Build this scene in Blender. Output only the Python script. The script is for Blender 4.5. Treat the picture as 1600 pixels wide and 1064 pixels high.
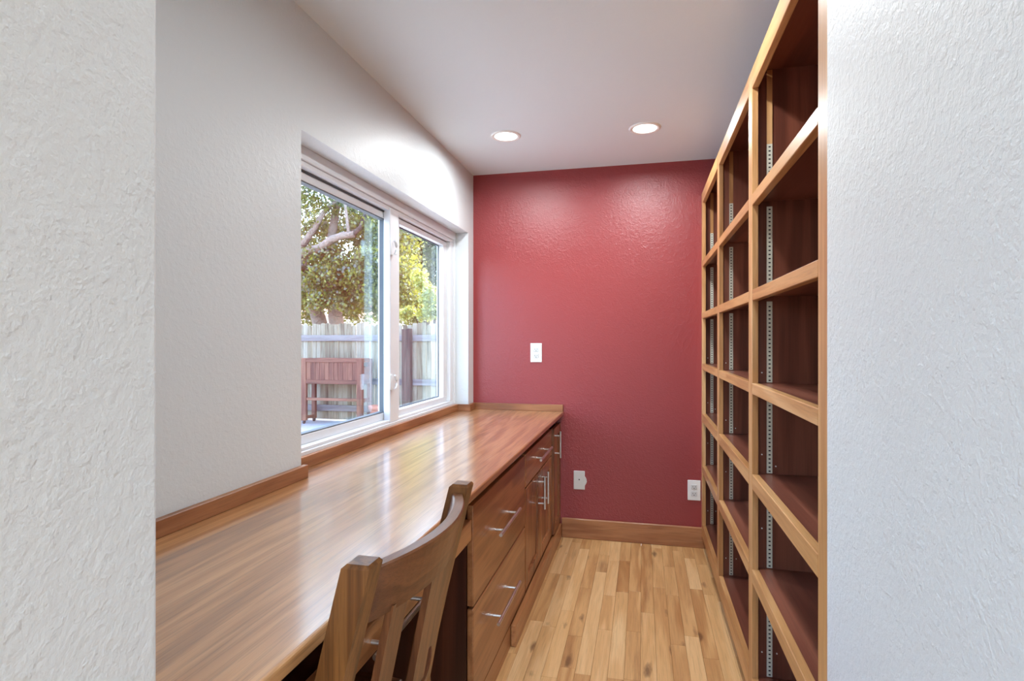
import bpy, bmesh, math, random
import numpy as np
from mathutils import Vector, Matrix

random.seed(7)
for o in list(bpy.data.objects):
    bpy.data.objects.remove(o)
SC = bpy.context.scene
COL = SC.collection

# ---------------------------------------------------------------- camera
F_PX, CAM_H = 875.0, 1.19
YAW = math.atan2(204.0, F_PX)
cam_d = bpy.data.cameras.new('camera')
cam_d.sensor_width = 36.0
cam_d.lens = F_PX / 1600.0 * 36.0
cam_d.clip_start = 0.02
cam = bpy.data.objects.new('camera', cam_d)
cam.location = (0, 0, CAM_H)
cam.rotation_euler = (math.pi / 2, 0, YAW)
COL.objects.link(cam)
SC.camera = cam

# ---------------------------------------------------------------- exposure, sky, sun
SC.view_settings.view_transform = 'Standard'
SC.view_settings.look = 'None'
SC.view_settings.gamma = 1.0
SC.view_settings.exposure = 0.18
SC.view_settings.use_curve_mapping = False

W = bpy.data.worlds.new('sky')
SC.world = W
W.use_nodes = True
wn = W.node_tree.nodes
wn.clear()
wl = W.node_tree.links
w_out = wn.new('ShaderNodeOutputWorld')
w_bg = wn.new('ShaderNodeBackground')
w_sky = wn.new('ShaderNodeTexSky')
w_sky.sky_type = 'NISHITA'
w_sky.sun_disc = False
w_sky.sun_elevation = math.radians(52)
w_sky.sun_rotation = math.radians(25)
w_sky.air_density = 1.0
w_sky.dust_density = 2.5
w_sky.ozone_density = 1.0
w_bg.inputs['Strength'].default_value = 2.2
wl.new(w_sky.outputs['Color'], w_bg.inputs['Color'])
wl.new(w_bg.outputs['Background'], w_out.inputs['Surface'])

sun_d = bpy.data.lights.new('sun', 'SUN')
sun_d.energy = 11.0
sun_d.angle = math.radians(1.0)
sun_d.color = (1.0, 0.93, 0.80)
sun = bpy.data.objects.new('sun', sun_d)
_sd = Vector((math.sin(math.radians(25)) * math.cos(math.radians(52)),
              math.cos(math.radians(25)) * math.cos(math.radians(52)),
              math.sin(math.radians(52))))          # towards the sun
sun.rotation_euler = _sd.to_track_quat('Z', 'Y').to_euler()
sun.location = (0, 0, 12)
COL.objects.link(sun)

DOWNLIGHT_W = 9.0
REAR_FILL_W = 12.0

# ---------------------------------------------------------------- helpers
def srgb(r, g, b):
    def f(c):
        c /= 255.0
        return c / 12.92 if c <= 0.04045 else ((c + 0.055) / 1.055) ** 2.4
    return (f(r), f(g), f(b), 1.0)

class NT:
    def __init__(self, name):
        self.m = bpy.data.materials.new(name)
        self.m.use_nodes = True
        self.t = self.m.node_tree
        self.t.nodes.clear()
        self.out = self.t.nodes.new('ShaderNodeOutputMaterial')
    def n(self, typ, **kw):
        nd = self.t.nodes.new('ShaderNode' + typ)
        for k, v in kw.items():
            if k.startswith('_'):
                setattr(nd, k[1:], v)
            else:
                key = int(k[1:]) if (k[0] == 'i' and k[1:].isdigit()) else k.replace('__', ' ')
                self.set(nd.inputs[key], v)
        return nd
    def set(self, sock, v):
        if isinstance(v, bpy.types.NodeSocket):
            self.t.links.new(v, sock)
        else:
            sock.default_value = v
    def math(self, op, a, b=0.0, c=None, clamp=False):
        nd = self.t.nodes.new('ShaderNodeMath')
        nd.operation = op
        nd.use_clamp = clamp
        self.set(nd.inputs[0], a)
        self.set(nd.inputs[1], b)
        if c is not None:
            self.set(nd.inputs[2], c)
        return nd.outputs[0]
    def mix(self, fac, a, b, blend='MIX'):
        nd = self.t.nodes.new('ShaderNodeMix')
        nd.data_type = 'RGBA'
        nd.blend_type = blend
        self.set(nd.inputs[0], fac)
        self.set(nd.inputs[6], a)
        self.set(nd.inputs[7], b)
        return nd.outputs[2]
    def ramp(self, fac, stops):
        nd = self.t.nodes.new('ShaderNodeValToRGB')
        el = nd.color_ramp.elements
        while len(el) < len(stops):
            el.new(0.5)
        for e, (p, c) in zip(el, stops):
            e.position = p
            e.color = c
        self.set(nd.inputs[0], fac)
        return nd.outputs[0]
    def surf(self, s):
        self.t.links.new(s, self.out.inputs['Surface'])
        return self.m

MATS = {}
AX = {'X': 0, 'Y': 1, 'Z': 2}

def wood(name, axis, dark, mid, light, rough=0.4, coat=0.0, vary=0.25, across=9.0, along=0.9, rings=26.0, pore=0.35, coat_rough=0.15, knots=0.0):
    """procedural board: grain runs along the given local axis, each object draws its own piece of timber"""
    key = (name, axis)
    if key in MATS:
        return MATS[key]
    N = NT(name + '_' + axis.lower())
    tc = N.n('TexCoord')
    oi = N.n('ObjectInfo')
    off = N.n('VectorMath', _operation='SCALE', i0=(37.0, 53.0, 71.0))
    N.set(off.inputs['Scale'], oi.outputs['Random'])
    add = N.n('VectorMath', _operation='ADD', i0=tc.outputs['Object'], i1=off.outputs[0])
    sc = [across] * 3
    sc[AX[axis]] = along
    m1 = N.n('VectorMath', _operation='MULTIPLY', i0=add.outputs[0], i1=tuple(sc))
    big = N.n('TexNoise', Vector=m1.outputs[0], Scale=1.0, Detail=3.0, Roughness=0.5, Distortion=0.35)
    ring = N.math('MULTIPLY_ADD', N.math('SINE', N.math('MULTIPLY', big.outputs['Fac'], rings)), 0.5, 0.5)
    sc2 = [across * 22] * 3
    sc2[AX[axis]] = along * 7
    m2 = N.n('VectorMath', _operation='MULTIPLY', i0=add.outputs[0], i1=tuple(sc2))
    fine = N.n('TexNoise', Vector=m2.outputs[0], Scale=1.0, Detail=4.0, Roughness=0.65)
    sc3 = [across * 0.45] * 3
    sc3[AX[axis]] = along * 0.6
    m3 = N.n('VectorMath', _operation='MULTIPLY', i0=add.outputs[0], i1=tuple(sc3))
    tone = N.n('TexNoise', Vector=m3.outputs[0], Scale=1.0, Detail=2.0)
    v = N.math('MULTIPLY_ADD', ring, 0.22, N.math('MULTIPLY', big.outputs['Fac'], 0.38))
    v = N.math('ADD', v, N.math('MULTIPLY', tone.outputs['Fac'], 0.42))
    v = N.math('ADD', v, N.math('MULTIPLY_ADD', oi.outputs['Random'], vary, -vary * 0.5))
    c = N.ramp(v, [(0.22, dark), (0.5, mid), (0.78, light)])
    pr = N.ramp(fine.outputs['Fac'], [(0.36, (1, 1, 1, 1)), (0.52, (0, 0, 0, 1))])
    c = N.mix(N.math('MULTIPLY', pr, pore), c, N.mix(0.55, c, (0.01, 0.005, 0.003, 1)), 'MIX')
    if knots > 0:
        sk = [11.0] * 3
        sk[AX[axis]] = 3.4
        mk = N.n('VectorMath', _operation='MULTIPLY', i0=add.outputs[0], i1=tuple(sk))
        kv = N.n('TexVoronoi', Vector=mk.outputs[0], Scale=1.0, Randomness=1.0)
        kn = N.n('TexNoise', Vector=mk.outputs[0], Scale=3.0, Detail=4.0)
        kd = N.math('ADD', kv.outputs['Distance'], N.math('MULTIPLY_ADD', kn.outputs['Fac'], 0.5, -0.25))
        kf = N.ramp(kd, [(0.03, (1, 1, 1, 1)), (0.16, (0, 0, 0, 1))])
        c = N.mix(N.math('MULTIPLY', kf, knots), c, srgb(96, 60, 34))
        st = [16.0] * 3
        st[AX[axis]] = 1.3
        ms = N.n('VectorMath', _operation='MULTIPLY', i0=add.outputs[0], i1=tuple(st))
        sn = N.n('TexNoise', Vector=ms.outputs[0], Scale=1.0, Detail=5.0, Roughness=0.6)
        sf = N.ramp(sn.outputs['Fac'], [(0.60, (0, 0, 0, 1)), (0.74, (1, 1, 1, 1))])
        c = N.mix(N.math('MULTIPLY', sf, knots * 0.8), c, srgb(128, 82, 46))
    bp = N.n('Bump', Strength=0.12, Distance=0.002, Height=fine.outputs['Fac'])
    b = N.n('BsdfPrincipled', Base__Color=c, Roughness=rough, Normal=bp.outputs[0])
    b.inputs['Coat Weight'].default_value = coat
    b.inputs['Coat Roughness'].default_value = coat_rough
    b.inputs['Coat IOR'].default_value = 2.0 if coat > 0.9 else 1.5
    MATS[key] = N.surf(b.outputs[0])
    return MATS[key]

def desk_wood(a='Y'):
    return wood('worktop_wood', a, srgb(122, 80, 42), srgb(178, 125, 76), srgb(208, 156, 104), rough=0.33, coat=1.0, vary=0.22, across=11, along=0.8, rings=34, pore=0.55, coat_rough=0.16)
def cab_wood(a='Y'):
    return wood('cabinet_wood', a, srgb(112, 64, 36), srgb(162, 104, 63), srgb(192, 134, 86), rough=0.36, coat=0.25, vary=0.2, across=10, along=0.9, rings=30, pore=0.35)
def dark_wood(a='Z'):
    return wood('carcass_wood', a, srgb(48, 22, 14), srgb(74, 36, 24), srgb(98, 52, 34), rough=0.35, coat=0.2, vary=0.2, across=9, along=0.6, pore=0.3)
def tan_wood(a='Y'):
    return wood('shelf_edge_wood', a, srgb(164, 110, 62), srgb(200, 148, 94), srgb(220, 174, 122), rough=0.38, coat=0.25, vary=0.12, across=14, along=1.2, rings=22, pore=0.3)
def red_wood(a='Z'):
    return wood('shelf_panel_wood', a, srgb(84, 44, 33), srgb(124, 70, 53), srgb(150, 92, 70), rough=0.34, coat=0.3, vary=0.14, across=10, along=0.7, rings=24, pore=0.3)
def base_wood(a='X'):
    return wood('baseboard_wood', a, srgb(116, 68, 40), srgb(156, 100, 62), srgb(184, 128, 84), rough=0.42, coat=0.15, vary=0.1, across=12, along=1.2, pore=0.4)
def oak(a='Z'):
    return wood('chair_oak', a, srgb(72, 42, 18), srgb(112, 70, 33), srgb(148, 100, 52), rough=0.4, coat=0.2, vary=0.1, across=20, along=1.4, rings=30, pore=0.6)
def chair_brown(a='Y'):
    return wood('chair_crest_wood', a, srgb(70, 38, 20), srgb(104, 62, 36), srgb(132, 84, 52), rough=0.36, coat=0.3, vary=0.1, across=22, along=1.4, rings=26, pore=0.5)
def floor_wood(a='Y'):
    return wood('floor_strip_wood', a, srgb(184, 132, 80), srgb(220, 174, 118), srgb(238, 200, 148), rough=0.42, coat=0.15, vary=0.42, across=13, along=1.1, rings=20, pore=0.28, knots=0.75)
def fence_wood(a='Z'):
    return wood('weathered_fence', a, srgb(80, 72, 56), srgb(132, 124, 104), srgb(160, 154, 138), rough=0.85, vary=0.35, across=14, along=1.0, rings=16, pore=0.5)
def fence_grey(a='X'):
    return wood('weathered_rail', a, srgb(84, 80, 80), srgb(114, 110, 110), srgb(140, 136, 134), rough=0.85, vary=0.2, across=14, along=1.0, rings=16, pore=0.5)
def post_wood(a='Z'):
    return wood('fence_post_wood', a, srgb(56, 46, 42), srgb(82, 70, 62), srgb(106, 92, 82), rough=0.85, vary=0.2, across=14, along=1.0, pore=0.5)
def planter_wood(a='Z'):
    return wood('planter_wood', a, srgb(72, 44, 34), srgb(104, 67, 52), srgb(130, 90, 70), rough=0.7, vary=0.25, across=16, along=1.2, pore=0.4)

def plain(name, col, rough=0.5, metal=0.0, spec=0.5):
    if name in MATS:
        return MATS[name]
    N = NT(name)
    ns = N.n('TexNoise', Scale=40.0, Detail=2.0)
    tc = N.n('TexCoord')
    N.set(ns.inputs['Vector'], tc.outputs['Object'])
    c = N.mix(N.math('MULTIPLY', ns.outputs['Fac'], 0.08), col, (col[0] * .7, col[1] * .7, col[2] * .7, 1))
    b = N.n('BsdfPrincipled', Base__Color=c, Roughness=rough, Metallic=metal)
    b.inputs['Specular IOR Level'].default_value = spec
    MATS[name] = N.surf(b.outputs[0])
    return MATS[name]

def plaster(name, col, rough, spec, scale, dist, knock=0.0, strength=1.0):
    """hand-textured painted wallboard: soft orange peel, optionally with trowelled-off blobs"""
    N = NT(name)
    tc = N.n('TexCoord')
    n1 = N.n('TexNoise', Vector=tc.outputs['Object'], Scale=scale, Detail=4.0, Roughness=0.6)
    h = n1.outputs['Fac']
    if knock > 0:
        n2 = N.n('TexNoise', Vector=tc.outputs['Object'], Scale=scale * 0.42, Detail=3.0, Roughness=0.55, Distortion=0.1)
        blob = N.ramp(n2.outputs['Fac'], [(0.50, (0, 0, 0, 1)), (0.60, (1, 1, 1, 1))])
        h = N.math('ADD', N.math('MULTIPLY', h, 1.0 - knock * 0.5), N.math('MULTIPLY', blob, knock))
    n3 = N.n('TexNoise', Vector=tc.outputs['Object'], Scale=1.7, Detail=2.0)
    c = N.mix(N.math('MULTIPLY', n3.outputs['Fac'], 0.10), col, (col[0] * .88, col[1] * .88, col[2] * .88, 1))
    bp = N.n('Bump', Strength=strength, Distance=dist, Height=h)
    b = N.n('BsdfPrincipled', Base__Color=c, Roughness=rough, Normal=bp.outputs[0])
    b.inputs['Specular IOR Level'].default_value = spec
    return N.surf(b.outputs[0])

M_WALL = plaster('white_wall_paint', srgb(219, 225, 227), 0.42, 0.45, 110, 0.0022, 0.3, 0.40)
M_JAMB = plaster('white_jamb_paint', srgb(221, 223, 223), 0.5, 0.3, 125, 0.0024, 0.2, 0.85)
M_CEIL = plaster('white_ceiling_paint', srgb(229, 240, 246), 0.55, 0.3, 90, 0.0014, 0.2, 0.25)
M_RED = plaster('red_wall_paint', srgb(146, 42, 45), 0.38, 0.8, 120, 0.0030, 0.2, 0.6)
M_ROOM = plaster('rear_room_paint', srgb(226, 225, 222), 0.6, 0.3, 90, 0.001)
M_VINYL = plain('white_vinyl', srgb(230, 234, 238), 0.32)
M_GASKET = plain('dark_gasket', srgb(92, 98, 104), 0.6)
M_PLATE = plain('white_plastic', srgb(240, 240, 238), 0.35)
M_PLATE_GREY = plain('grey_white_plastic', srgb(214, 214, 212), 0.35)
M_SLOT = plain('dark_slot', srgb(30, 28, 28), 0.6)
M_NICKEL = plain('brushed_nickel', srgb(222, 222, 220), 0.34, 1.0)
M_ZINC = plain('zinc_strip', srgb(222, 222, 206), 0.5, 0.15)
M_TRIM = plain('downlight_trim', srgb(244, 244, 242), 0.4)
M_PATIO = plaster('patio_concrete', srgb(150, 150, 152), 0.8, 0.2, 30, 0.003)
M_BARK = plaster('tree_bark', srgb(150, 134, 122), 0.9, 0.1, 26, 0.03, 0.5)
M_BARK2 = plaster('dark_tree_bark', srgb(98, 84, 76), 0.9, 0.1, 26, 0.03, 0.5)
M_TERRA = plain('terracotta', srgb(172, 112, 88), 0.8)
M_HOUSE = plain('pale_stucco', srgb(240, 228, 214), 0.9)
M_ROOF = plain('peach_roof', srgb(206, 160, 136), 0.9)
M_RUBBER = plain('caster_rubber', srgb(52, 50, 52), 0.6)
M_SOIL = plain('potting_soil', srgb(66, 50, 40), 0.95)

def glass_mat():
    N = NT('window_glass')
    fr = N.n('Fresnel', IOR=1.45)
    tr = N.n('BsdfTransparent', Color=(0.96, 0.98, 0.98, 1))
    gl = N.n('BsdfGlossy', Color=(1, 1, 1, 1), Roughness=0.0)
    mx = N.n('MixShader', i0=N.math('MULTIPLY', fr.outputs[0], 0.25), i1=tr.outputs[0], i2=gl.outputs[0])
    return N.surf(mx.outputs[0])
M_GLASS = glass_mat()

def emis_mat(name, strength, col=(1, 0.97, 0.93, 1)):
    N = NT(name)
    e = N.n('Emission', Color=col, Strength=strength)
    return N.surf(e.outputs[0])
M_LENS = emis_mat('downlight_lens', 6.0)

def leaf_mat(name, a, b, c):
    N = NT(name)
    geo = N.n('NewGeometry')
    col = N.ramp(geo.outputs['Random Per Island'], [(0.0, a), (0.5, b), (1.0, c)])
    d = N.n('BsdfDiffuse', Color=col)
    t = N.n('BsdfTranslucent', Color=N.mix(0.5, col, srgb(226, 222, 90)))
    g = N.n('BsdfGlossy', Color=(1, 1, 1, 1), Roughness=0.35)
    mx = N.n('MixShader', i0=0.38, i1=d.outputs[0], i2=t.outputs[0])
    mx2 = N.n('MixShader', i0=0.07, i1=mx.outputs[0], i2=g.outputs[0])
    return N.surf(mx2.outputs[0])

# ---- objects
def wpos(o):
    p = Vector(o.location)
    while o.parent:
        o = o.parent
        p += Vector(o.location)
    return p

def link(name, me, mat, parent=None, loc=(0, 0, 0)):
    """links a mesh whose origin stands at the world point loc"""
    o = bpy.data.objects.new(name, me)
    if mat and not me.materials:
        me.materials.append(mat)
    COL.objects.link(o)
    if parent:
        o.parent = parent
        o.location = Vector(loc) - wpos(parent)
    else:
        o.location = loc
    return o

def tag(o, label=None, cat=None, group=None, kind=None):
    if label: o['label'] = label
    if cat: o['category'] = cat
    if group: o['group'] = group
    if kind: o['kind'] = kind
    return o

def empty(name, loc, label=None, cat=None, group=None, kind=None, parent=None):
    o = bpy.data.objects.new(name, None)
    o.empty_display_size = 0.05
    COL.objects.link(o)
    if parent:
        o.parent = parent
        o.location = Vector(loc) - wpos(parent)
    else:
        o.location = loc
    return tag(o, label, cat, group, kind)

def bm_box(bm, x0, x1, y0, y1, z0, z1, bev=0.0, seg=1):
    r = bmesh.ops.create_cube(bm, size=1.0)
    vs = r['verts']
    for v in vs:
        v.co = Vector(((x0 + x1) / 2 + v.co.x * (x1 - x0), (y0 + y1) / 2 + v.co.y * (y1 - y0), (z0 + z1) / 2 + v.co.z * (z1 - z0)))
    if bev > 0:
        es = list({e for v in vs for e in v.link_edges})
        bmesh.ops.bevel(bm, geom=es, offset=bev, segments=seg, profile=0.5, affect='EDGES')

def fin(bm, name, smooth=False):
    me = bpy.data.meshes.new(name)
    bm.to_mesh(me)
    bm.free()
    if smooth:
        for p in me.polygons:
            p.use_smooth = True
    return me

def box(name, x0, x1, y0, y1, z0, z1, mat, parent=None, bev=0.0, seg=1):
    cx, cy, cz = (x0 + x1) / 2, (y0 + y1) / 2, (z0 + z1) / 2
    bm = bmesh.new()
    bm_box(bm, x0 - cx, x1 - cx, y0 - cy, y1 - cy, z0 - cz, z1 - cz, bev, seg)
    return link(name, fin(bm, name), mat, parent, (cx, cy, cz))

def boxes(name, lst, mat, parent=None, loc=(0, 0, 0), bev=0.0):
    bm = bmesh.new()
    for b in lst:
        bm_box(bm, b[0] - loc[0], b[1] - loc[0], b[2] - loc[1], b[3] - loc[1], b[4] - loc[2], b[5] - loc[2], bev)
    return link(name, fin(bm, name), mat, parent, loc)

def bm_tube(bm, pts, radii, seg=10, caps=True):
    pts = [Vector(p) for p in pts]
    if not hasattr(radii, '__len__'):
        radii = [radii] * len(pts)
    rings = []
    t0 = (pts[1] - pts[0]).normalized()
    up = Vector((0, 0, 1)) if abs(t0.z) < 0.9 else Vector((1, 0, 0))
    for i, p in enumerate(pts):
        t = (pts[min(i + 1, len(pts) - 1)] - pts[max(i - 1, 0)]).normalized()
        u = t.cross(up).normalized()
        v = u.cross(t).normalized()
        rings.append([bm.verts.new(p + (u * math.cos(a) + v * math.sin(a)) * radii[i]) for a in [2 * math.pi * k / seg for k in range(seg)]])
    for a, b in zip(rings, rings[1:]):
        for k in range(seg):
            bm.faces.new((a[k], a[(k + 1) % seg], b[(k + 1) % seg], b[k]))
    if caps:
        bm.faces.new(list(reversed(rings[0])))
        bm.faces.new(rings[-1])

def bm_lathe(bm, prof, seg=32, cx=0, cy=0):
    rings = []
    for r, z in prof:
        rings.append([bm.verts.new((cx + r * math.cos(2 * math.pi * k / seg), cy + r * math.sin(2 * math.pi * k / seg), z)) for k in range(seg)])
    for a, b in zip(rings, rings[1:]):
        for k in range(seg):
            bm.faces.new((a[k], a[(k + 1) % seg], b[(k + 1) % seg], b[k]))
    return rings

def bm_sweep(bm, sections):
    """loft through quads given as lists of four points"""
    rs = [[bm.verts.new(p) for p in s] for s in sections]
    n = len(rs[0])
    for a, b in zip(rs, rs[1:]):
        for k in range(n):
            bm.faces.new((a[k], a[(k + 1) % n], b[(k + 1) % n], b[k]))
    bm.faces.new(list(reversed(rs[0])))
    bm.faces.new(rs[-1])

def at(px, py, Y):
    """the point of the plane y = Y that the photograph shows at this pixel: used to read real positions off the picture"""
    a, b = (px - 800) / F_PX, (532 - py) / F_PX
    dx = -math.sin(YAW) + a * math.cos(YAW)
    dy = math.cos(YAW) + a * math.sin(YAW)
    t = Y / dy
    return Vector((t * dx, Y, CAM_H + t * b))

# ================================================================ the room
XL, YF, CEIL = -1.04, 3.385, 2.23         # window wall, red wall, ceiling
XE = -1.205                                # outside of the window wall
R0, R1, RT, RX = 1.556, 3.28, 1.85, -1.12  # window recess
DT = 0.76                                 # worktop height
JL, JR = -0.455, 0.328                    # the two sides of the opening
JLY, JRY = 0.448, 1.128                   # where they end
XB = 0.33                                 # face of the bookcase

tag(boxes('wall_left', [
    (XE, XL, 0.29, YF + .15, -0.02, DT - 0.04),
    (XE, XL, 0.29, R0, DT - 0.04, CEIL),
    (XE, XL, R1, YF + .15, DT - 0.04, CEIL),
    (XE, XL, R0, R1, RT, CEIL),
    (XE, RX - 0.001, R0, R1, DT - 0.04, DT + 0.034)], M_WALL), 'white textured wall with the window, left of the red wall', 'wall', kind='structure')
tag(box('wall_far', XL, 0.95, YF, YF + .15, 0, CEIL, M_RED), 'dark red textured accent wall at the far end', 'wall', kind='structure')
tag(box('wall_right', 0.66, 0.95, JRY, YF, 0, CEIL, M_WALL), 'white wall behind the tall bookcase', 'wall', kind='structure')
tag(box('wall_near_left', XE, JL, 0.27, JLY, 0, CEIL, M_JAMB, bev=0.004, seg=2), 'white rough textured wall end at the left of the picture', 'wall', kind='structure')
tag(box('wall_near_right', JR, 1.6, 0.27, JRY, 0, CEIL, M_JAMB, bev=0.003, seg=2), 'white textured wall end right of the tall bookcase', 'wall', kind='structure')
tag(box('ceiling', XE, 1.6, 0.27, YF + .15, CEIL, CEIL + .12, M_CEIL), 'smooth white ceiling above the desk nook', 'ceiling', kind='structure')

# ---- floor of oak strips
fl = empty('floor', (0, 1.5, 0), 'honey coloured oak strip floor between cabinets and bookcase', 'floor', kind='structure')
box('subfloor', XL, 0.95, 0.27, YF, -0.03, -0.0205, dark_wood('Y'), fl)
SW = 0.0572
rf = random.Random(21)
x = -0.98
while x < 0.37:
    y = 0.30 - rf.random() * 0.4
    while y < YF:
        L = rf.choice((0.26, 0.34, 0.42, 0.5, 0.6, 0.72, 0.9)) * (0.85 + rf.random() * 0.3)
        y1 = min(y + L, YF)
        ya = max(y, 0.30)
        if y1 - ya > 0.03:
            box('plank', x + 0.0003, x + SW - 0.0003, ya + 0.0003, y1 - 0.0003, -0.02, rf.uniform(-0.0004, 0), floor_wood('Y'), fl, bev=0.0006)
        y = y1
    x += SW

# ---- the room behind the camera, with its own windows, that lights the near wall ends
tag(boxes('floor_rear', [(XE, 3.3, -4.2, 0.30, -0.03, -0.001), (XE, -0.98, .30, YF, -0.03, -0.001), (0.3665, 0.95, 0.30, YF, -0.03, -0.001)], floor_wood('Y')), 'oak floor of the room in front of the nook and below the cabinets', 'floor', kind='structure')
tag(box('ceiling_rear', XE, 3.3, -4.2, 0.27, 2.45, 2.57, M_ROOM), 'white ceiling of the room in front of the nook', 'ceiling', kind='structure')
tag(boxes('wall_rear_left', [
    (XE, XL, -4.2, 0.27, 0, 0.5), (XE, XL, -4.2, 0.27, 2.1, 2.45), (XE, XL, -0.7, 0.27, 0.5, 2.1), (XE, XL, -4.2, -3.3, 0.5, 2.1)], M_ROOM),
    'white window wall of the room in front of the nook', 'wall', kind='structure')
tag(boxes('wall_rear', [(XE, 3.3, -4.35, -4.2, 0, 0.3), (XE, 3.3, -4.35, -4.2, 2.1, 2.45), (XE, -.2, -4.35, -4.2, .3, 2.1), (2.2, 3.3, -4.35, -4.2, .3, 2.1)], M_ROOM),
    'white rear wall of the room in front of the nook', 'wall', kind='structure')
tag(box('wall_rear_right', 3.3, 3.45, -4.35, 0.27, 0, 2.45, M_ROOM), 'white right wall of the room in front of the nook', 'wall', kind='structure')
tag(boxes('wall_front', [(1.6, 3.45, 0.27, 0.4, 0, 2.45), (XE, 1.6, 0.20, 0.27, CEIL, 2.45)], M_ROOM), 'white wall over and beside the nook opening', 'wall', kind='structure')

# ---- baseboard on the red wall
bb = box('baseboard_far', -0.477, XB + .03, YF - 0.018, YF, 0, 0.117, base_wood('X'), bev=0.003)
tag(bb, 'brown wooden baseboard below the red wall', 'baseboard', kind='structure')

# ================================================================ window
win = empty('window_1', (RX, (R0 + R1) / 2, 0.80), 'white vinyl sliding window in the wall recess above the desk', 'window', kind='structure')
def ring(name, x0, x1, y0, y1, z0, z1, wl_, wr, wb, wt, mat, parent, bev=0.002):
    c = ((x0 + x1) / 2, (y0 + y1) / 2, (z0 + z1) / 2)
    return boxes(name, [
        (x0, x1, y0, y1, z1 - wt, z1), (x0, x1, y0, y1, z0, z0 + wb),
        (x0, x1, y0, y0 + wl_, z0 + wb, z1 - wt), (x0, x1, y1 - wr, y1, z0 + wb, z1 - wt)], mat, parent, c, bev)
ring('casing', RX - 0.03, RX, R0, R1, 0.795, RT, 0.05, 0.03, 0.018, 0.046, M_VINYL, win)
ring('frame', RX - 0.08, RX - 0.008, R0 + .05, R1 - .03, 0.813, RT - 0.046, 0.03, 0.05, 0.012, 0.018, M_VINYL, win)
ring('gasket', RX - 0.05, RX - 0.032, R0 + .08, R1 - .08, 0.82, RT - 0.064, 0.004, 0.004, 0.003, 0.005, M_GASKET, win)
# sliding sash
sash = ring('sash', -1.1915, -1.158, R0 + .085, 2.442, 0.825, 1.780, 0.05, 0.056, 0.034, 0.030, M_VINYL, win)
box('glass', -1.190, -1.186, R0 + .13, 2.388, 0.857, 1.752, M_GLASS, sash)
ring('glazing_bead', -1.1855, -1.1595, R0 + .132, 2.388, 0.857, 1.752, 0.005, 0.006, 0.006, 0.006, M_GASKET, sash, 0.0)
# meeting post
box('mullion', -1.157, RX - 0.004, 2.367, 2.462, 0.813, RT - 0.05, M_VINYL, win, bev=0.004, seg=2)
# fixed pane
pane = ring('fixed_sash', -1.1915, -1.150, 2.462, R1 - 0.075, 0.825, 1.782, 0.062, 0.062, 0.030, 0.026, M_VINYL, win)
box('glass', -1.190, -1.186, 2.515, 3.150, 0.853, 1.758, M_GLASS, pane)
ring('glazing_bead', -1.1855, -1.180, 2.523, 3.144, 0.854, 1.757, 0.006, 0.006, 0.006, 0.007, M_GASKET, pane, 0.0)
# sash locks: a plate with a curved thumb lever
for z in (1.615, 0.999):
    bm = bmesh.new()
    bm_box(bm, -0.012, 0.0, -0.022, 0.006, -0.036, 0.036, 0.004, 2)
    pts, rad = [], []
    for k in range(9):
        a = math.radians(-95 + k * 190 / 8)
        pts.append((0.008, 0.006 + 0.020 * math.cos(a), 0.030 * math.sin(a)))
        rad.append(0.0085 - 0.0035 * abs(k - 4) / 4)
    bm_tube(bm, pts, rad, 8)
    link('sash_lock', fin(bm, 'sash_lock', True), M_VINYL, win, (RX + 0.006, 2.372, z))

# ================================================================ worktop
wt = empty('worktop', (-0.75, 1.9, DT), 'long brown wooden worktop running under the window', 'worktop')
edges = [XL, -0.925, -0.812, -0.696, -0.583, -0.467]
for i, (a, b) in enumerate(zip(edges, edges[1:])):
    last = i == len(edges) - 2
    bm = bmesh.new()
    L0, L1 = JLY + 0.002, YF - 0.001
    cx, cy, cz = (a + b) / 2, (L0 + L1) / 2, DT - 0.0125
    bm_box(bm, a - cx, b - cx, L0 - cy, L1 - cy, -0.0125, 0.0125)
    if last:
        es = [e for e in bm.edges if all(v.co.x > 0 for v in e.verts) and abs(e.verts[0].co.y - e.verts[1].co.y) > 1]
        bmesh.ops.bevel(bm, geom=es, offset=0.006, segments=3, profile=0.5, affect='EDGES')
    link('board', fin(bm, 'board'), desk_wood('Y'), wt, (cx, cy, cz))
box('board', RX, XL, R0 + .001, R1 - .001, DT - 0.025, DT, desk_wood('Y'), wt)
def splash(x0, x1, y0, y1, ax):
    box('backsplash', x0, x1, y0, y1, DT, DT + 0.04, base_wood(ax), wt, bev=0.0015)
splash(XL, XL + .018, JLY + .002, 1.568, 'Y')
splash(RX, RX + .018, R0 + .001, R1 - .001, 'Y')
splash(RX + .018, XL + .018, R1 - .019, R1 - .001, 'X')
splash(XL, XL + .018, R1 - .001, YF - .001, 'Y')
splash(XL + .018, -0.469, YF - .019, YF - .001, 'X')

# ================================================================ base cabinets
XC = -0.497          # face of the fronts
XK = -0.518          # face of the carcasses
def pull(parent, y, z, length, vertical=False, proud=0.0):
    """brushed bar pull on two posts, centred on the given point of a cabinet front"""
    bm = bmesh.new()
    h = length / 2
    d = (lambda s: (0, 0, s)) if vertical else (lambda s: (0, s, 0))
    e = Vector((0.032, 0, 0))
    bm_tube(bm, [e + Vector(d(-h)), e + Vector(d(h))], 0.006, 12)
    for s in (-h * 0.66, h * 0.66):
        bm_tube(bm, [Vector(d(s)), e + Vector(d(s))], 0.0045, 10)
    return link('handle', fin(bm, 'handle', False), M_NICKEL, parent, (XC + proud - 0.0005, y, z))

def front(parent, name, y0, y1, z0, z1, axis='Y'):
    return box(name, XC - 0.020, XC, y0, y1, z0, z1, cab_wood(axis), parent, bev=0.003, seg=2)

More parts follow.
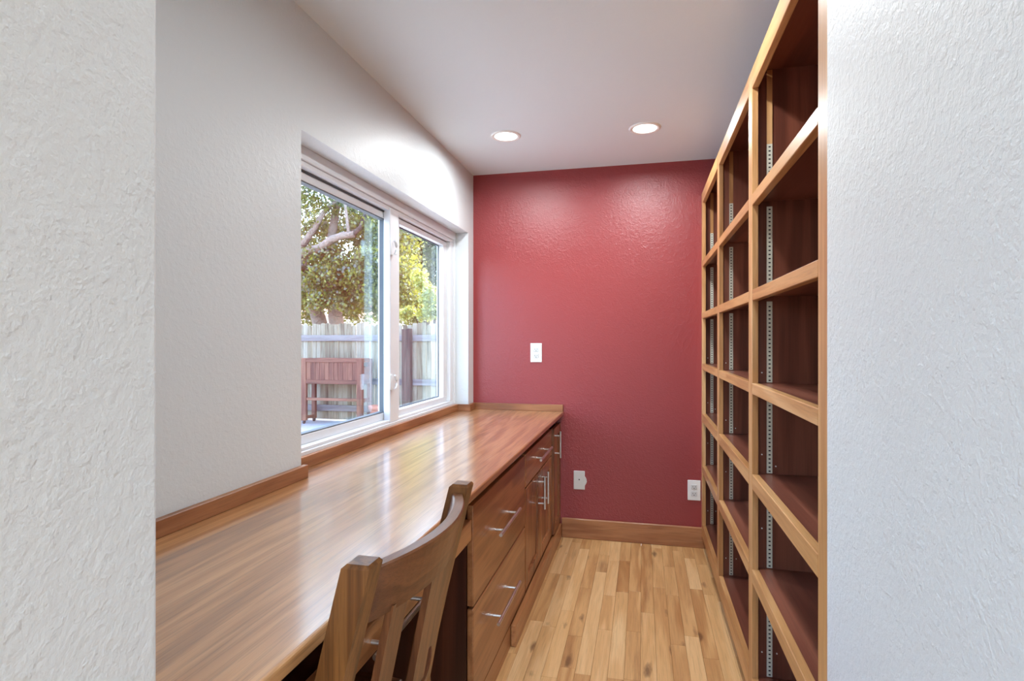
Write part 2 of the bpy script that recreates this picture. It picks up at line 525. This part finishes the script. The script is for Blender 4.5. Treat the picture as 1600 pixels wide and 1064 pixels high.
def shaker(parent, y0, y1, z0, z1, rail=0.055, proud=0.0):
    c = (XC + proud - 0.010, (y0 + y1) / 2, (z0 + z1) / 2)
    bm = bmesh.new()
    for b in ((y0, y0 + rail, z0, z1), (y1 - rail, y1, z0, z1), (y0 + rail, y1 - rail, z0, z0 + rail), (y0 + rail, y1 - rail, z1 - rail, z1)):
        bm_box(bm, -0.010, 0.010, b[0] - c[1], b[1] - c[1], b[2] - c[2], b[3] - c[2], 0.002, 1)
    d = link('door', fin(bm, 'door'), cab_wood('Z'), parent, c)
    box('panel', XC + proud - 0.017, XC + proud - 0.010, y0 + rail, y1 - rail, z0 + rail, z1 - rail, cab_wood('Z'), d)
    return d

def carcass(parent, y0, y1, z0=0.085, z1=0.733):
    boxes('body', [(XL + .01, XK, y0, y0 + .018, z0, z1), (XL + .01, XK, y1 - .018, y1, z0, z1), (XL + .01, XK, y0 + .018, y1 - .018, z0, z0 + .018),
                   (XL + .01, XL + .016, y0 + .018, y1 - .018, z0 + .018, z1), (XK - 0.06, XK, y0 + .018, y1 - .018, z1 - .018, z1)],
          dark_wood('Z'), parent, ((XL + XK) / 2, (y0 + y1) / 2, z0))

c1 = empty('drawer_cabinet', (-0.76, 2.0, 0), 'brown wooden cabinet of two deep drawers beside the chair', 'cabinet')
carcass(c1, 1.612, 2.386)
d = front(c1, 'drawer', 1.618, 2.380, 0.386, 0.692); pull(d, 1.985, 0.533, 0.31)
d = front(c1, 'drawer', 1.618, 2.380, 0.092, 0.378); pull(d, 1.968, 0.248, 0.34)
box('toe_kick', XL + .01, -0.500, 1.625, 2.386, 0.0, 0.084, cab_wood('Y'), c1)

c2 = empty('base_cabinet', (-0.76, 2.78, 0), 'brown wooden cabinet with one drawer over two panelled doors', 'cabinet')
carcass(c2, 2.388, 3.114)
d = front(c2, 'drawer', 2.396, 3.110, 0.548, 0.692); pull(d, 2.76, 0.626, 0.33)
d = shaker(c2, 2.396, 2.750, 0.095, 0.540); pull(d, 2.703, 0.445, 0.16, True)
d = shaker(c2, 2.756, 3.110, 0.095, 0.540); pull(d, 2.803, 0.445, 0.16, True)
box('toe_kick', XL + .01, -0.500, 2.388, 3.114, 0.0, 0.084, cab_wood('Y'), c2)

c3 = empty('narrow_cabinet', (-0.76, 3.28, 0), 'narrow brown cabinet with one tall panelled door against the red wall', 'cabinet')
carcass(c3, 3.116, 3.383)
d = shaker(c3, 3.119, 3.380, 0.095, 0.692, 0.05, 0.013); pull(d, 3.150, 0.600, 0.15, True, 0.013)
box('toe_kick', XL + .01, -0.500, 3.116, 3.383, 0.0, 0.084, cab_wood('Y'), c3)

tag(box('trim_1', -0.4985, -0.477, 2.118, YF - 0.019, 0, 0.085, cab_wood('Y'), bev=0.002), 'brown base moulding along the foot of the cabinets', 'trim', kind='structure')

kd = empty('pencil_drawer', (-0.70, 1.2, 0.59), 'shallow brown desk drawer under the worktop behind the chair', 'drawer')
boxes('body', [(-0.95, XC - .021, 0.62, 0.634, 0.600, 0.715), (-0.95, XC - .021, 1.594, 1.608, 0.600, 0.715), (-0.95, XC - .021, .634, 1.594, 0.600, 0.606),
               (-0.95, -0.94, .634, 1.594, 0.606, 0.66)], dark_wood('Y'), kd, (-0.72, 1.11, 0.6))
d = front(kd, 'drawer_front', 0.62, 1.600, 0.594, 0.656); pull(d, 1.06, 0.622, 0.28)
tag(box('end_panel', XL + .005, -0.50, 0.455, 0.474, 0.0, 0.718, dark_wood('Z')), 'dark wooden end panel under the near end of the worktop', 'panel')

# ================================================================ chair
ch = empty('dining_chair', (-0.58, 0.927, 0), 'brown oak slat-back chair pushed up to the desk', 'chair')
PY = (0.709, 1.145)
def back_x(z):        # centre line of the rear posts
    if z >= 0.45:
        return -0.478 + 0.101 * ((z - 0.45) / 0.435) ** 1.12
    return -0.478 + 0.06 * ((0.45 - z) / 0.45) ** 1.5
for y in PY:
    bm = bmesh.new()
    secs = []
    for z in (0.0, 0.12, 0.25, 0.36, 0.45, 0.55, 0.65, 0.75, 0.83, 0.880):
        xx = back_x(z)
        hx = 0.021 if z > 0.3 else 0.019
        secs.append([Vector((xx - hx, y - .0205, z)), Vector((xx + hx, y - .0205, z)), Vector((xx + hx, y + .0205, z)), Vector((xx - hx, y + .0205, z))])
    xx = back_x(0.886)
    secs.append([Vector((xx - .016, y - .016, .8855)), Vector((xx + .016, y - .016, .8855)), Vector((xx + .016, y + .016, .8855)), Vector((xx - .016, y + .016, .8855))])
    o_ = Vector((-0.45, y, 0.45))
    bm_sweep(bm, [[p - o_ for p in s] for s in secs])
    bmesh.ops.recalc_face_normals(bm, faces=bm.faces)
    link('leg', fin(bm, 'leg'), oak('Z'), ch, o_)
# curved crest rail, bowed away from the desk
def crest(name, z0, z1, bow, thick, mat, n=18):
    bm = bmesh.new()
    o_ = Vector((-0.36, 0.927, (z0 + z1) / 2))
    secs = []
    for k in range(n + 1):
        t = k / n
        y = PY[0] + 0.018 + (PY[1] - PY[0] - 0.036) * t
        b = bow * (1 - (2 * t - 1) ** 2)
        def q(z, s):
            return Vector((back_x(z) + b + s, y, z)) - o_
        e = 0.003
        secs.append([q(z0, -thick / 2), q(z0, thick / 2), q(z1 - e, thick / 2), q(z1, thick / 2 - e), q(z1, -thick / 2 + e), q(z1 - e, -thick / 2)])
    bm_sweep(bm, secs)
    bmesh.ops.recalc_face_normals(bm, faces=bm.faces)
    me = fin(bm, name)
    return link(name, me, mat, ch, o_)
crest('crest_rail', 0.782, 0.868, 0.046, 0.024, chair_brown('Y'))
crest('lower_rail', 0.520, 0.570, 0.056, 0.022, chair_brown('Y'))
for y in (0.812, 0.938, 1.064):
    t = (y - PY[0] - 0.018) / (PY[1] - PY[0] - 0.036)
    s = (1 - (2 * t - 1) ** 2)
    bm = bmesh.new()
    secs = []
    for z in (0.56, 0.64, 0.72, 0.79):
        f = (z - .545) / .24
        xx = back_x(z) + (0.056 - 0.010 * f) * s
        hw = 0.031
        secs.append([Vector((xx - .006, y - hw, z)), Vector((xx + .006, y - hw, z)), Vector((xx + .006, y + hw, z)), Vector((xx - .006, y + hw, z))])
    o_ = Vector((-0.42, y, 0.68))
    bm_sweep(bm, [[p - o_ for p in q] for q in secs])
    bmesh.ops.recalc_face_normals(bm, faces=bm.faces)
    link('slat', fin(bm, 'slat'), chair_brown('Z'), ch, o_)
# seat, apron, front legs, stretchers
bm = bmesh.new()
bm_box(bm, -0.215, 0.215, -0.225, 0.225, -0.012, 0.012, 0.006, 2)
for v in bm.verts:
    if v.co.x > 0: v.co.y *= 0.86
link('seat', fin(bm, 'seat'), chair_brown('X'), ch, (-0.715, 0.927, 0.452))
for y in (0.731, 1.123):
    box('leg', -0.905, -0.867, y - .019, y + .019, 0, 0.438, oak('Z'), ch, bev=0.002)
    box('apron', -0.866, -0.50, y - .010, y + .010, 0.375, 0.437, oak('X'), ch)
    box('stretcher', -0.866, -0.465, y - .008, y + .008, 0.17, 0.20, oak('X'), ch)
box('apron', -0.897, -0.877, 0.751, 1.103, 0.375, 0.437, oak('Y'), ch)
box('apron', -0.488, -0.468, 0.731, 1.123, 0.375, 0.437, oak('Y'), ch)

# ================================================================ bookcase
bk = empty('bookcase', (XB + .16, 2.25, 0), 'tall open wooden bookcase of three bays filling the right wall', 'bookcase')
BT = 2.032
ST = [(1.130, 1.188), (1.858, 1.915), (2.630, 2.688), (3.332, YF - .001)]       # stiles of the face frame
for a, b in ST:
    box('stile', XB, XB + .019, a, b, 0.068, BT, tan_wood('Z'), bk, bev=0.0015)
PAN = [(1.150, 1.169), (1.877, 1.896), (2.650, 2.669), (3.362, 3.381)]         # upright panels behind them
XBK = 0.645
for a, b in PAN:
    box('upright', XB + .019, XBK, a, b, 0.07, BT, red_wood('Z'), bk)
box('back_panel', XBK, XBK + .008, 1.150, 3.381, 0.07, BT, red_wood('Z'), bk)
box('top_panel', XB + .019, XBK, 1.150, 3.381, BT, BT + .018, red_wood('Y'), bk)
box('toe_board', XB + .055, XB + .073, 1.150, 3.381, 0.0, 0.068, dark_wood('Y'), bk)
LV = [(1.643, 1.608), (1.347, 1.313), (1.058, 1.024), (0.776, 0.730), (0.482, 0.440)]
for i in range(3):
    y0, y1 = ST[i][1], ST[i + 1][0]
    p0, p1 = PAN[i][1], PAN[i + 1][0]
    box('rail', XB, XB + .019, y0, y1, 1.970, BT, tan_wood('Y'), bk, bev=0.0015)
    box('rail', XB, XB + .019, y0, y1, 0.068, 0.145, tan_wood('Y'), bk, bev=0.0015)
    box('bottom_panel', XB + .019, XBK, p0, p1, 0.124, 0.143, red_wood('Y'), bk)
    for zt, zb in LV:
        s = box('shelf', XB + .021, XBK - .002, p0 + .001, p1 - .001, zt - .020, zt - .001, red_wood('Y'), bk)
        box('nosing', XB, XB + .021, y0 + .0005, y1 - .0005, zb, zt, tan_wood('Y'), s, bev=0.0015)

# slotted metal standards let into both faces of the uprights
def standard_mesh(h):
    bm = bmesh.new()
    bm_box(bm, -0.008, 0.008, -0.0016, 0.0016, -h / 2, h / 2)
    return fin(bm, 'shelf_standard')
def slots_mesh(h):
    bm = bmesh.new()
    n = int(h / 0.0127)
    for k in range(n):
        z = -h / 2 + 0.0127 * (k + .5)
        bm_box(bm, -0.0030, 0.0030, -0.0019, 0.0019, z - .0021, z + .0021)
    return fin(bm, 'slot_row')
SEG = [(0.146, 0.438), (0.484, 0.728), (0.778, 1.022), (1.060, 1.311), (1.349, 1.606), (1.645, 1.80)]
SM = {}
for i in range(3):
    for side, yy in (('near', PAN[i][1] + .0011), ('far', PAN[i + 1][0] - .0011)):
        for xx in (0.384, 0.592):
            for (z0, z1) in SEG:
                h = z1 - z0
                k = round(h, 3)
                if k not in SM:
                    SM[k] = (standard_mesh(h), slots_mesh(h))
                s = link('shelf_standard', SM[k][0], M_ZINC, bk, (xx, yy, (z0 + z1) / 2))
                link('slot_row', SM[k][1], M_SLOT, s, (xx, yy, (z0 + z1) / 2))
            box('filler_strip', xx - .008, xx + .008, yy - .0016, yy + .0016, 1.80, BT - .002, tan_wood('Z'), bk)
    # shelf pins and screw heads left in the far upright
    for px_, pz in ((0.362, 0.835), (0.402, 0.800), (0.362, 0.605), (0.362, 1.09), (0.405, 0.22), (0.362, 0.22)):
        bm = bmesh.new()
        bm_tube(bm, [(0, 0, 0), (0, -0.003, 0)], 0.0022, 8)
        link('shelf_pin', fin(bm, 'shelf_pin'), M_PLATE, bk, (px_, PAN[i + 1][0], pz))

# ================================================================ wall plates
def plate_mesh(w, h, t):
    bm = bmesh.new()
    bm_box(bm, -w / 2, w / 2, -t, 0, -h / 2, h / 2, 0.0025, 2)
    return fin(bm, 'cover_plate')
def outlet(loc, label):
    e = empty('electrical_outlet', loc, label, 'outlet', 'duplex outlets on the red wall')
    link('cover_plate', plate_mesh(0.071, 0.116, 0.006), M_PLATE, e, loc)
    for s in (-1, 1):
        zc = loc[2] + s * 0.0195
        bm = bmesh.new()
        bm_box(bm, -.0165, .0165, -.0085, -.005, -.0135, .0135, 0.003, 2)
        r = link('receptacle', fin(bm, 'receptacle'), M_PLATE_GREY, e, (loc[0], loc[1], zc))
        bm = bmesh.new()
        bm_box(bm, -.0075, -.0055, -.0090, -.0080, -.002, .006)
        bm_box(bm, .0055, .0075, -.0090, -.0080, -.001, .006)
        bm_tube(bm, [(0, -.0080, -.0075), (0, -.0090, -.0075)], 0.0026, 10)
        link('contact_slots', fin(bm, 'contact_slots'), M_SLOT, r, (loc[0], loc[1], zc))
    bm = bmesh.new()
    bm_tube(bm, [(0, -.005, 0), (0, -.0072, 0)], 0.003, 10)
    link('screw', fin(bm, 'screw'), M_NICKEL, e, loc)
outlet((-0.636, YF - .0005, 1.115), 'white double outlet on the red wall above the worktop')
outlet((0.289, YF - .0005, 0.327), 'white double outlet low on the red wall beside the bookcase')
cp = empty('cable_plate', (-0.372, YF - .0005, 0.348), 'white cable wall plate with a round hole and broken right edge', 'wall plate')
link('cover_plate', plate_mesh(0.067, 0.112, 0.006), M_PLATE_GREY, cp, (-0.372, YF - .0005, 0.348))
bm = bmesh.new()
prof = [(0.033, 0.024), (0.039, 0.018), (0.0435, 0.006), (0.0455, -0.008), (0.042, -0.018), (0.036, -0.028), (0.033, -0.033)]
vf = [bm.verts.new((a, -0.0045, b)) for a, b in prof]
vb = [bm.verts.new((a, 0.0, b)) for a, b in prof]
bm.faces.new(vf); bm.faces.new(list(reversed(vb)))
for k in range(len(prof)):
    bm.faces.new((vf[k], vb[k], vb[(k + 1) % len(prof)], vf[(k + 1) % len(prof)]))
bmesh.ops.recalc_face_normals(bm, faces=bm.faces)
link('patch', fin(bm, 'patch'), M_PLATE_GREY, cp, (-0.372, YF - .0005, 0.348))
bm = bmesh.new()
bm_tube(bm, [(0, -.0055, .004), (0, -.0068, .004)], 0.0042, 12)
link('cable_hole', fin(bm, 'cable_hole'), M_SLOT, cp, (-0.372, YF - .0005, 0.348))

# ================================================================ recessed lights
def downlight(x, y, z, watt, label):
    e = empty('recessed_downlight', (x, y, z), label, 'ceiling light', 'recessed ceiling lights')
    bm = bmesh.new()
    bm_lathe(bm, [(0.056, 0.0), (0.057, -0.004), (0.070, -0.006), (0.076, -0.003), (0.077, 0.0)], 40)
    link('trim_ring', fin(bm, 'trim_ring', True), M_TRIM, e, (x, y, z))
    bm = bmesh.new()
    rr = bm_lathe(bm, [(0.057, -0.0035), (0.040, -0.0055), (0.015, -0.0065)], 40)
    bm.faces.new(rr[-1])
    bmesh.ops.recalc_face_normals(bm, faces=bm.faces)
    link('lens', fin(bm, 'lens', True), M_LENS, e, (x, y, z))
    ld = bpy.data.lights.new('lamp', 'AREA')
    ld.shape = 'DISK'
    ld.size = 0.11
    ld.energy = watt
    ld.spread = math.radians(172)
    ld.color = (0.92, 0.975, 1.0)
    lo = bpy.data.objects.new('lamp', ld)
    COL.objects.link(lo)
    lo.parent = e
    lo.location = (0, 0, -0.012)
    return e
downlight(-0.677, 2.765, CEIL, DOWNLIGHT_W, 'lit round recessed ceiling light nearer the window')
downlight(0.011, 2.817, CEIL, DOWNLIGHT_W, 'lit round recessed ceiling light nearer the bookcase')
downlight(0.0, 1.665, CEIL, DOWNLIGHT_W, 'recessed ceiling light just above the top of the picture')
for x, y, which in ((0.1, -1.0, 'nearest the desk nook'), (1.7, -1.0, 'nearest the nook, away from the windows'), (0.1, -2.9, 'by the corner of both windows'), (1.7, -2.9, 'farthest from the nook')):  # unseen lamps added behind the camera as fill light
    downlight(x, y, 2.45, REAR_FILL_W, 'added unseen fill light in the front room ceiling ' + which)

# ================================================================ outside
GZ = -0.35
tag(boxes('ground', [(-30, XE - .001, -8, 40, GZ - .1, GZ), (XE - .001, 30, YF + .151, 40, GZ - .1, GZ)], M_PATIO), 'grey concrete patio outside the window', 'patio', kind='structure')

FY = 9.70
fe = empty('fence', (-5.0, FY, GZ), 'weathered wooden picket fence behind the planter', 'fence')
rp = random.Random(5)
def picket_mesh(w, h):
    bm = bmesh.new()
    c = 0.026
    prof = [(-w / 2, 0), (w / 2, 0), (w / 2, h - c), (w / 2 - c * .45, h - c * .25), (w / 2 - c * .9, h), (-w / 2 + c * .9, h), (-w / 2 + c * .45, h - c * .25), (-w / 2, h - c)]
    a = [bm.verts.new((x, -0.009, z)) for x, z in prof]
    b = [bm.verts.new((x, 0.009, z)) for x, z in prof]
    bm.faces.new(a); bm.faces.new(list(reversed(b)))
    n = len(prof)
    for k in range(n):
        bm.faces.new((a[k], b[k], b[(k + 1) % n], a[(k + 1) % n]))
    bmesh.ops.recalc_face_normals(bm, faces=bm.faces)
    return fin(bm, 'picket')
PM = [picket_mesh(0.089, 1.82), picket_mesh(0.092, 1.845), picket_mesh(0.086, 1.80), picket_mesh(0.091, 1.835)]
x = -9.6
while x < -1.9:
    o = link('picket', rp.choice(PM), fence_wood('Z'), fe, (x, FY + rp.uniform(0, .006), GZ + 0.03))
    o.rotation_euler = (0, rp.uniform(-.006, .006), 0)
    x += 0.0945
for x0, x1 in ((-9.6, -6.8), (-6.8, -4.307), (-4.137, -1.9)):
    for z in (1.178, 0.36, -0.16):
        box('rail', x0, x1, FY - .048, FY - .010, z, z + .115, fence_grey('X'), fe, bev=0.003)
for x in (-6.85, -4.222):
    box('post', x - .085, x + .02, FY - .150, FY - .049, GZ, 1.40, post_wood('Z'), fe, bev=0.004)
    box('post', x + .021, x + .083, FY - .165, FY - .049, GZ, 1.41, post_wood('Z'), fe, bev=0.004)

# raised planter on legs
PYF = 9.20
pl = empty('raised_planter', (-5.5, PYF + .2, GZ), 'reddish brown raised wooden planter standing on legs by the fence', 'planter')
X0, X1 = -6.16, -4.92
TZ, PB = 0.865, 0.395
for (a, b) in ((X0, PYF), (X1 - .105, PYF), (X0 + .01, PYF + .33), (X1 - .075, PYF + .33)):
    front_ = b == PYF
    box('leg', a, a + (.105 if front_ else .075), b, b + .07, GZ + (0.06 if a == X0 or a == X0 + .01 else 0.0), TZ - (0 if front_ else .01), planter_wood('Z'), pl, bev=0.004)
lx0, lx1 = X0 + .106, X1 - .106
for z0, z1 in ((TZ - .075, TZ - .004), (PB, PB + .072)):
    box('rail', lx0, lx1, PYF + .004, PYF + .045, z0, z1, planter_wood('X'), pl, bev=0.003)
    box('rail', X0 + .1, X1 - .1, PYF + .345, PYF + .385, z0, z1, planter_wood('X'), pl, bev=0.003)
    box('rail', X1 - .05, X1 - .01, PYF + .071, PYF + .329, z0, z1, planter_wood('Y'), pl, bev=0.003)
    box('rail', X0 + .01, X0 + .05, PYF + .071, PYF + .329, z0, z1, planter_wood('Y'), pl, bev=0.003)
n = 11
wv = (lx1 - lx0) / n
for k in range(n):
    box('board', lx0 + k * wv + .002, lx0 + (k + 1) * wv - .002, PYF + .018, PYF + .034, PB + .072, TZ - .075, planter_wood('Z'), pl, bev=0.002)
box('end_board', X1 - .04, X1 - .024, PYF + .071, PYF + .329, PB + .072, TZ - .16, planter_wood('Y'), pl)
box('soil', lx0, lx1, PYF + .05, PYF + .34, PB + .2, PB + .32, M_SOIL, pl)
box('floor_board', lx0, lx1, PYF + .046, PYF + .344, PB + .01, PB + .03, planter_wood('X'), pl)
box('stretcher', lx0, lx1, PYF + .02, PYF + .06, 0.085, 0.135, planter_wood('X'), pl, bev=0.003)
box('stretcher', X1 - .06, X1 - .02, PYF + .071, PYF + .329, 0.06, 0.13, planter_wood('Y'), pl, bev=0.003)
box('stretcher', X0 + .02, X0 + .06, PYF + .071, PYF + .329, -0.27, -0.22, planter_wood('Y'), pl, bev=0.003)
for y in (PYF + .035, PYF + .36):
    bm = bmesh.new()
    bm_tube(bm, [(-0.014, 0, 0), (0.014, 0, 0)], 0.034, 18)
    bm_box(bm, -0.02, 0.02, -0.012, 0.012, 0.02, 0.05)
    link('caster', fin(bm, 'caster'), M_RUBBER, pl, (X0 + .05, y, GZ + .034))

# terracotta pot
bm = bmesh.new()
rr = bm_lathe(bm, [(0.085, 0), (0.118, 0.27), (0.120, 0.275), (0.140, 0.278), (0.146, 0.345), (0.140, 0.352), (0.125, 0.350), (0.118, 0.30), (0.10, 0.29)], 28)
bm.faces.new(list(reversed(rr[0]))); bm.faces.new(rr[-1])
bmesh.ops.recalc_face_normals(bm, faces=bm.faces)
tag(link('flower_pot', fin(bm, 'flower_pot', True), M_TERRA, None, (at(588, 640, 9.42).x, 9.42, GZ)), 'pale terracotta flower pot beside the planter by the fence', 'flower pot')

# trees: limbs read off the photograph, leaves in clumps around them
def limb(parent, name, pts, r0, r1, mat, seg=9):
    P_ = [Vector(p) for p in pts]
    o_ = P_[0].copy()
    n = len(P_)
    bm = bmesh.new()
    bm_tube(bm, [p - o_ for p in P_], [r0 + (r1 - r0) * k / (n - 1) for k in range(n)], seg)
    return link(name, fin(bm, name, True), mat, parent, o_)

def leaves(parent, clumps, per, size, mat, seed, loc):
    g = np.random.default_rng(seed)
    V = []
    for (c, r, w) in clumps:
        k = int(per * w)
        d = g.normal(size=(k, 3))
        d /= np.linalg.norm(d, axis=1)[:, None]
        rad = r * g.random(k) ** 0.45
        V.append(np.array(c)[None, :] + d * rad[:, None] * np.array((1, 1, .85)))
    C = np.concatenate(V) - np.array(loc)
    k = len(C)
    ax = g.normal(size=(k, 3)); ax[:, 2] -= 0.4
    ax /= np.linalg.norm(ax, axis=1)[:, None]
    b = np.cross(ax, g.normal(size=(k, 3)))
    b /= np.linalg.norm(b, axis=1)[:, None]
    s = size * (0.6 + 0.8 * g.random(k))
    l, w_ = s[:, None], (s * 0.36)[:, None]
    verts = np.stack([C - ax * l * .5, C + b * w_, C + ax * l * .5, C - b * w_], axis=1).reshape(-1, 3)
    faces = np.arange(k * 4).reshape(-1, 4)
    me = bpy.data.meshes.new('foliage')
    me.from_pydata(verts.tolist(), [], faces.tolist())
    o = link('foliage', me, mat, parent, loc)
    o['kind'] = 'stuff'
    return o

rt = random.Random(11)
def clumps_from(px_list, y0, y1, r0, r1, w=1.0):
    out = []
    for (px, py) in px_list:
        Y = rt.uniform(y0, y1)
        p = at(px, py, Y)
        out.append((tuple(p), rt.uniform(r0, r1), w))
    return out

ML1 = leaf_mat('elm_leaves', srgb(38, 44, 27), srgb(72, 80, 38), srgb(134, 138, 50))
ML2 = leaf_mat('dark_leaves', srgb(44, 52, 34), srgb(70, 82, 46), srgb(110, 118, 62))
ML3 = leaf_mat('pale_leaves', srgb(110, 122, 54), srgb(142, 150, 72), srgb(172, 172, 100))

# big tree left of the window post
tb = at(520, 500, 12.0)
t1 = empty('leaning_tree', (tb.x, 12.0, GZ), 'big leafy tree with two trunks and a thick bare limb behind the fence', 'tree')
limb(t1, 'trunk', [(tb.x + .2, 12.0, GZ), at(526, 505, 12.0), at(521, 470, 12.0), at(512, 420, 12.05), at(520, 360, 12.2), at(535, 270, 12.4)], 0.20, 0.08, M_BARK)
limb(t1, 'trunk', [(tb.x + .1, 12.1, GZ), at(500, 505, 12.1), at(489, 465, 12.0), at(478, 425, 11.9), at(470, 395, 11.6)], 0.19, 0.14, M_BARK)
limb(t1, 'branch', [at(462, 402, 11.55), at(478, 393, 11.5), at(500, 387, 11.4), at(518, 374, 11.4), at(535, 368, 11.4), at(553, 366, 11.4)], 0.10, 0.075, M_BARK)
limb(t1, 'branch', [at(472, 385, 11.7), at(490, 358, 11.7), at(506, 332, 11.8), at(531, 308, 11.9), at(545, 290, 12)], 0.085, 0.03, M_BARK)
limb(t1, 'branch', [at(545, 367, 11.4), at(543, 350, 11.45), at(540, 325, 11.5), at(537, 300, 11.6)], 0.042, 0.025, M_BARK)
limb(t1, 'branch', [at(550, 366, 11.4), at(563, 356, 11.6), at(568, 340, 11.8), at(578, 320, 12)], 0.06, 0.04, M_BARK2)
pts = []
for k in range(120):
    px, py = rt.uniform(395, 640), rt.uniform(190, 470)
    if 472 < px < 505 and 335 < py < 375:
        continue
    pts.append((px, py))
cl = clumps_from(pts, 11.9, 13.8, 0.34, 0.62)
cl += clumps_from([(rt.uniform(455, 640), rt.uniform(395, 478)) for _ in range(60)], 11.0, 11.8, 0.22, 0.4, 0.6)
cl += clumps_from([(rt.uniform(455, 640), rt.uniform(250, 390)) for _ in range(30)], 11.5, 12.2, 0.2, 0.36, 0.5)
cl += clumps_from([(rt.uniform(480, 640), rt.uniform(440, 492)) for _ in range(34)], 12.2, 13.8, 0.28, 0.42)
cl += clumps_from([(rt.uniform(250, 700), rt.uniform(-260, 200)) for _ in range(120)], 11.8, 14.4, 0.5, 0.9, 0.7)  # unseen upper crown, added to screen the sky from the worktop
leaves(t1, cl, 420, 0.075, ML1, 3, (tb.x, 12.5, 3.0))

tc_ = at(655, 470, 15.6)
t2 = empty('dark_tree', (tc_.x, 15.9, GZ), 'dark green tree behind the fence post right of the window post', 'tree')
limb(t2, 'trunk', [(tc_.x, 15.9, GZ), (tc_.x, 15.9, 1.2), (tc_.x + .1, 16.0, 2.5), (tc_.x + .3, 16.1, 4.2)], 0.22, 0.06, M_BARK2)
limb(t2, 'branch', [(tc_.x, 15.9, 1.6), (tc_.x - .5, 15.7, 2.4), (tc_.x - 1.0, 15.5, 3.2)], 0.08, 0.03, M_BARK2)
limb(t2, 'branch', [(tc_.x + .1, 16.0, 2.3), (tc_.x + .7, 15.7, 3.1), (tc_.x + 1.1, 15.5, 3.9)], 0.07, 0.03, M_BARK2)
pts = [(rt.uniform(575, 730), rt.uniform(290, 495)) for _ in range(95)] + [(rt.uniform(600, 840), rt.uniform(0, 290)) for _ in range(50)]  # second group: crown extended out of view to block sky glare
leaves(t2, clumps_from(pts, 14.9, 16.6, 0.4, 0.65), 460, 0.09, ML2, 4, (tc_.x, 15.8, 3.0))
ts = at(672, 470, 10.05)
t3 = empty('pale_shrub', (ts.x, 10.05, GZ), 'pale yellow-green shrub catching sun above the right part of the fence', 'shrub')
limb(t3, 'stem', [(ts.x, 10.05, GZ), (ts.x + .05, 10.05, .8), (ts.x + .1, 10.07, 1.9)], 0.05, 0.02, M_BARK2)
pts = [(660, 445), (672, 455), (682, 470), (676, 485), (690, 478), (668, 470), (684, 490), (655, 430), (640, 487), (632, 492), (664, 492)]
leaves(t3, clumps_from(pts, 9.99, 10.1, 0.13, 0.21), 260, 0.06, ML3, 5, (ts.x, 10.05, 1.8))

# neighbour's house, seen through the gaps below the leaves
nh = empty('neighbour_house', (-12, 24.5, GZ), 'pale stucco house showing in gaps below the leaves', 'house')
box('wall', -24, 2, 24, 29, GZ, 2.35, M_HOUSE, nh)
bm = bmesh.new()
secs = [[Vector((x, -0.6, 0)), Vector((x, 5.6, 0)), Vector((x, 2.5, 1.3))] for x in (-12.6, 14.6)]
bm_sweep(bm, secs)
bmesh.ops.recalc_face_normals(bm, faces=bm.faces)
link('roof', fin(bm, 'roof'), M_ROOF, nh, (-12, 24, 2.35))
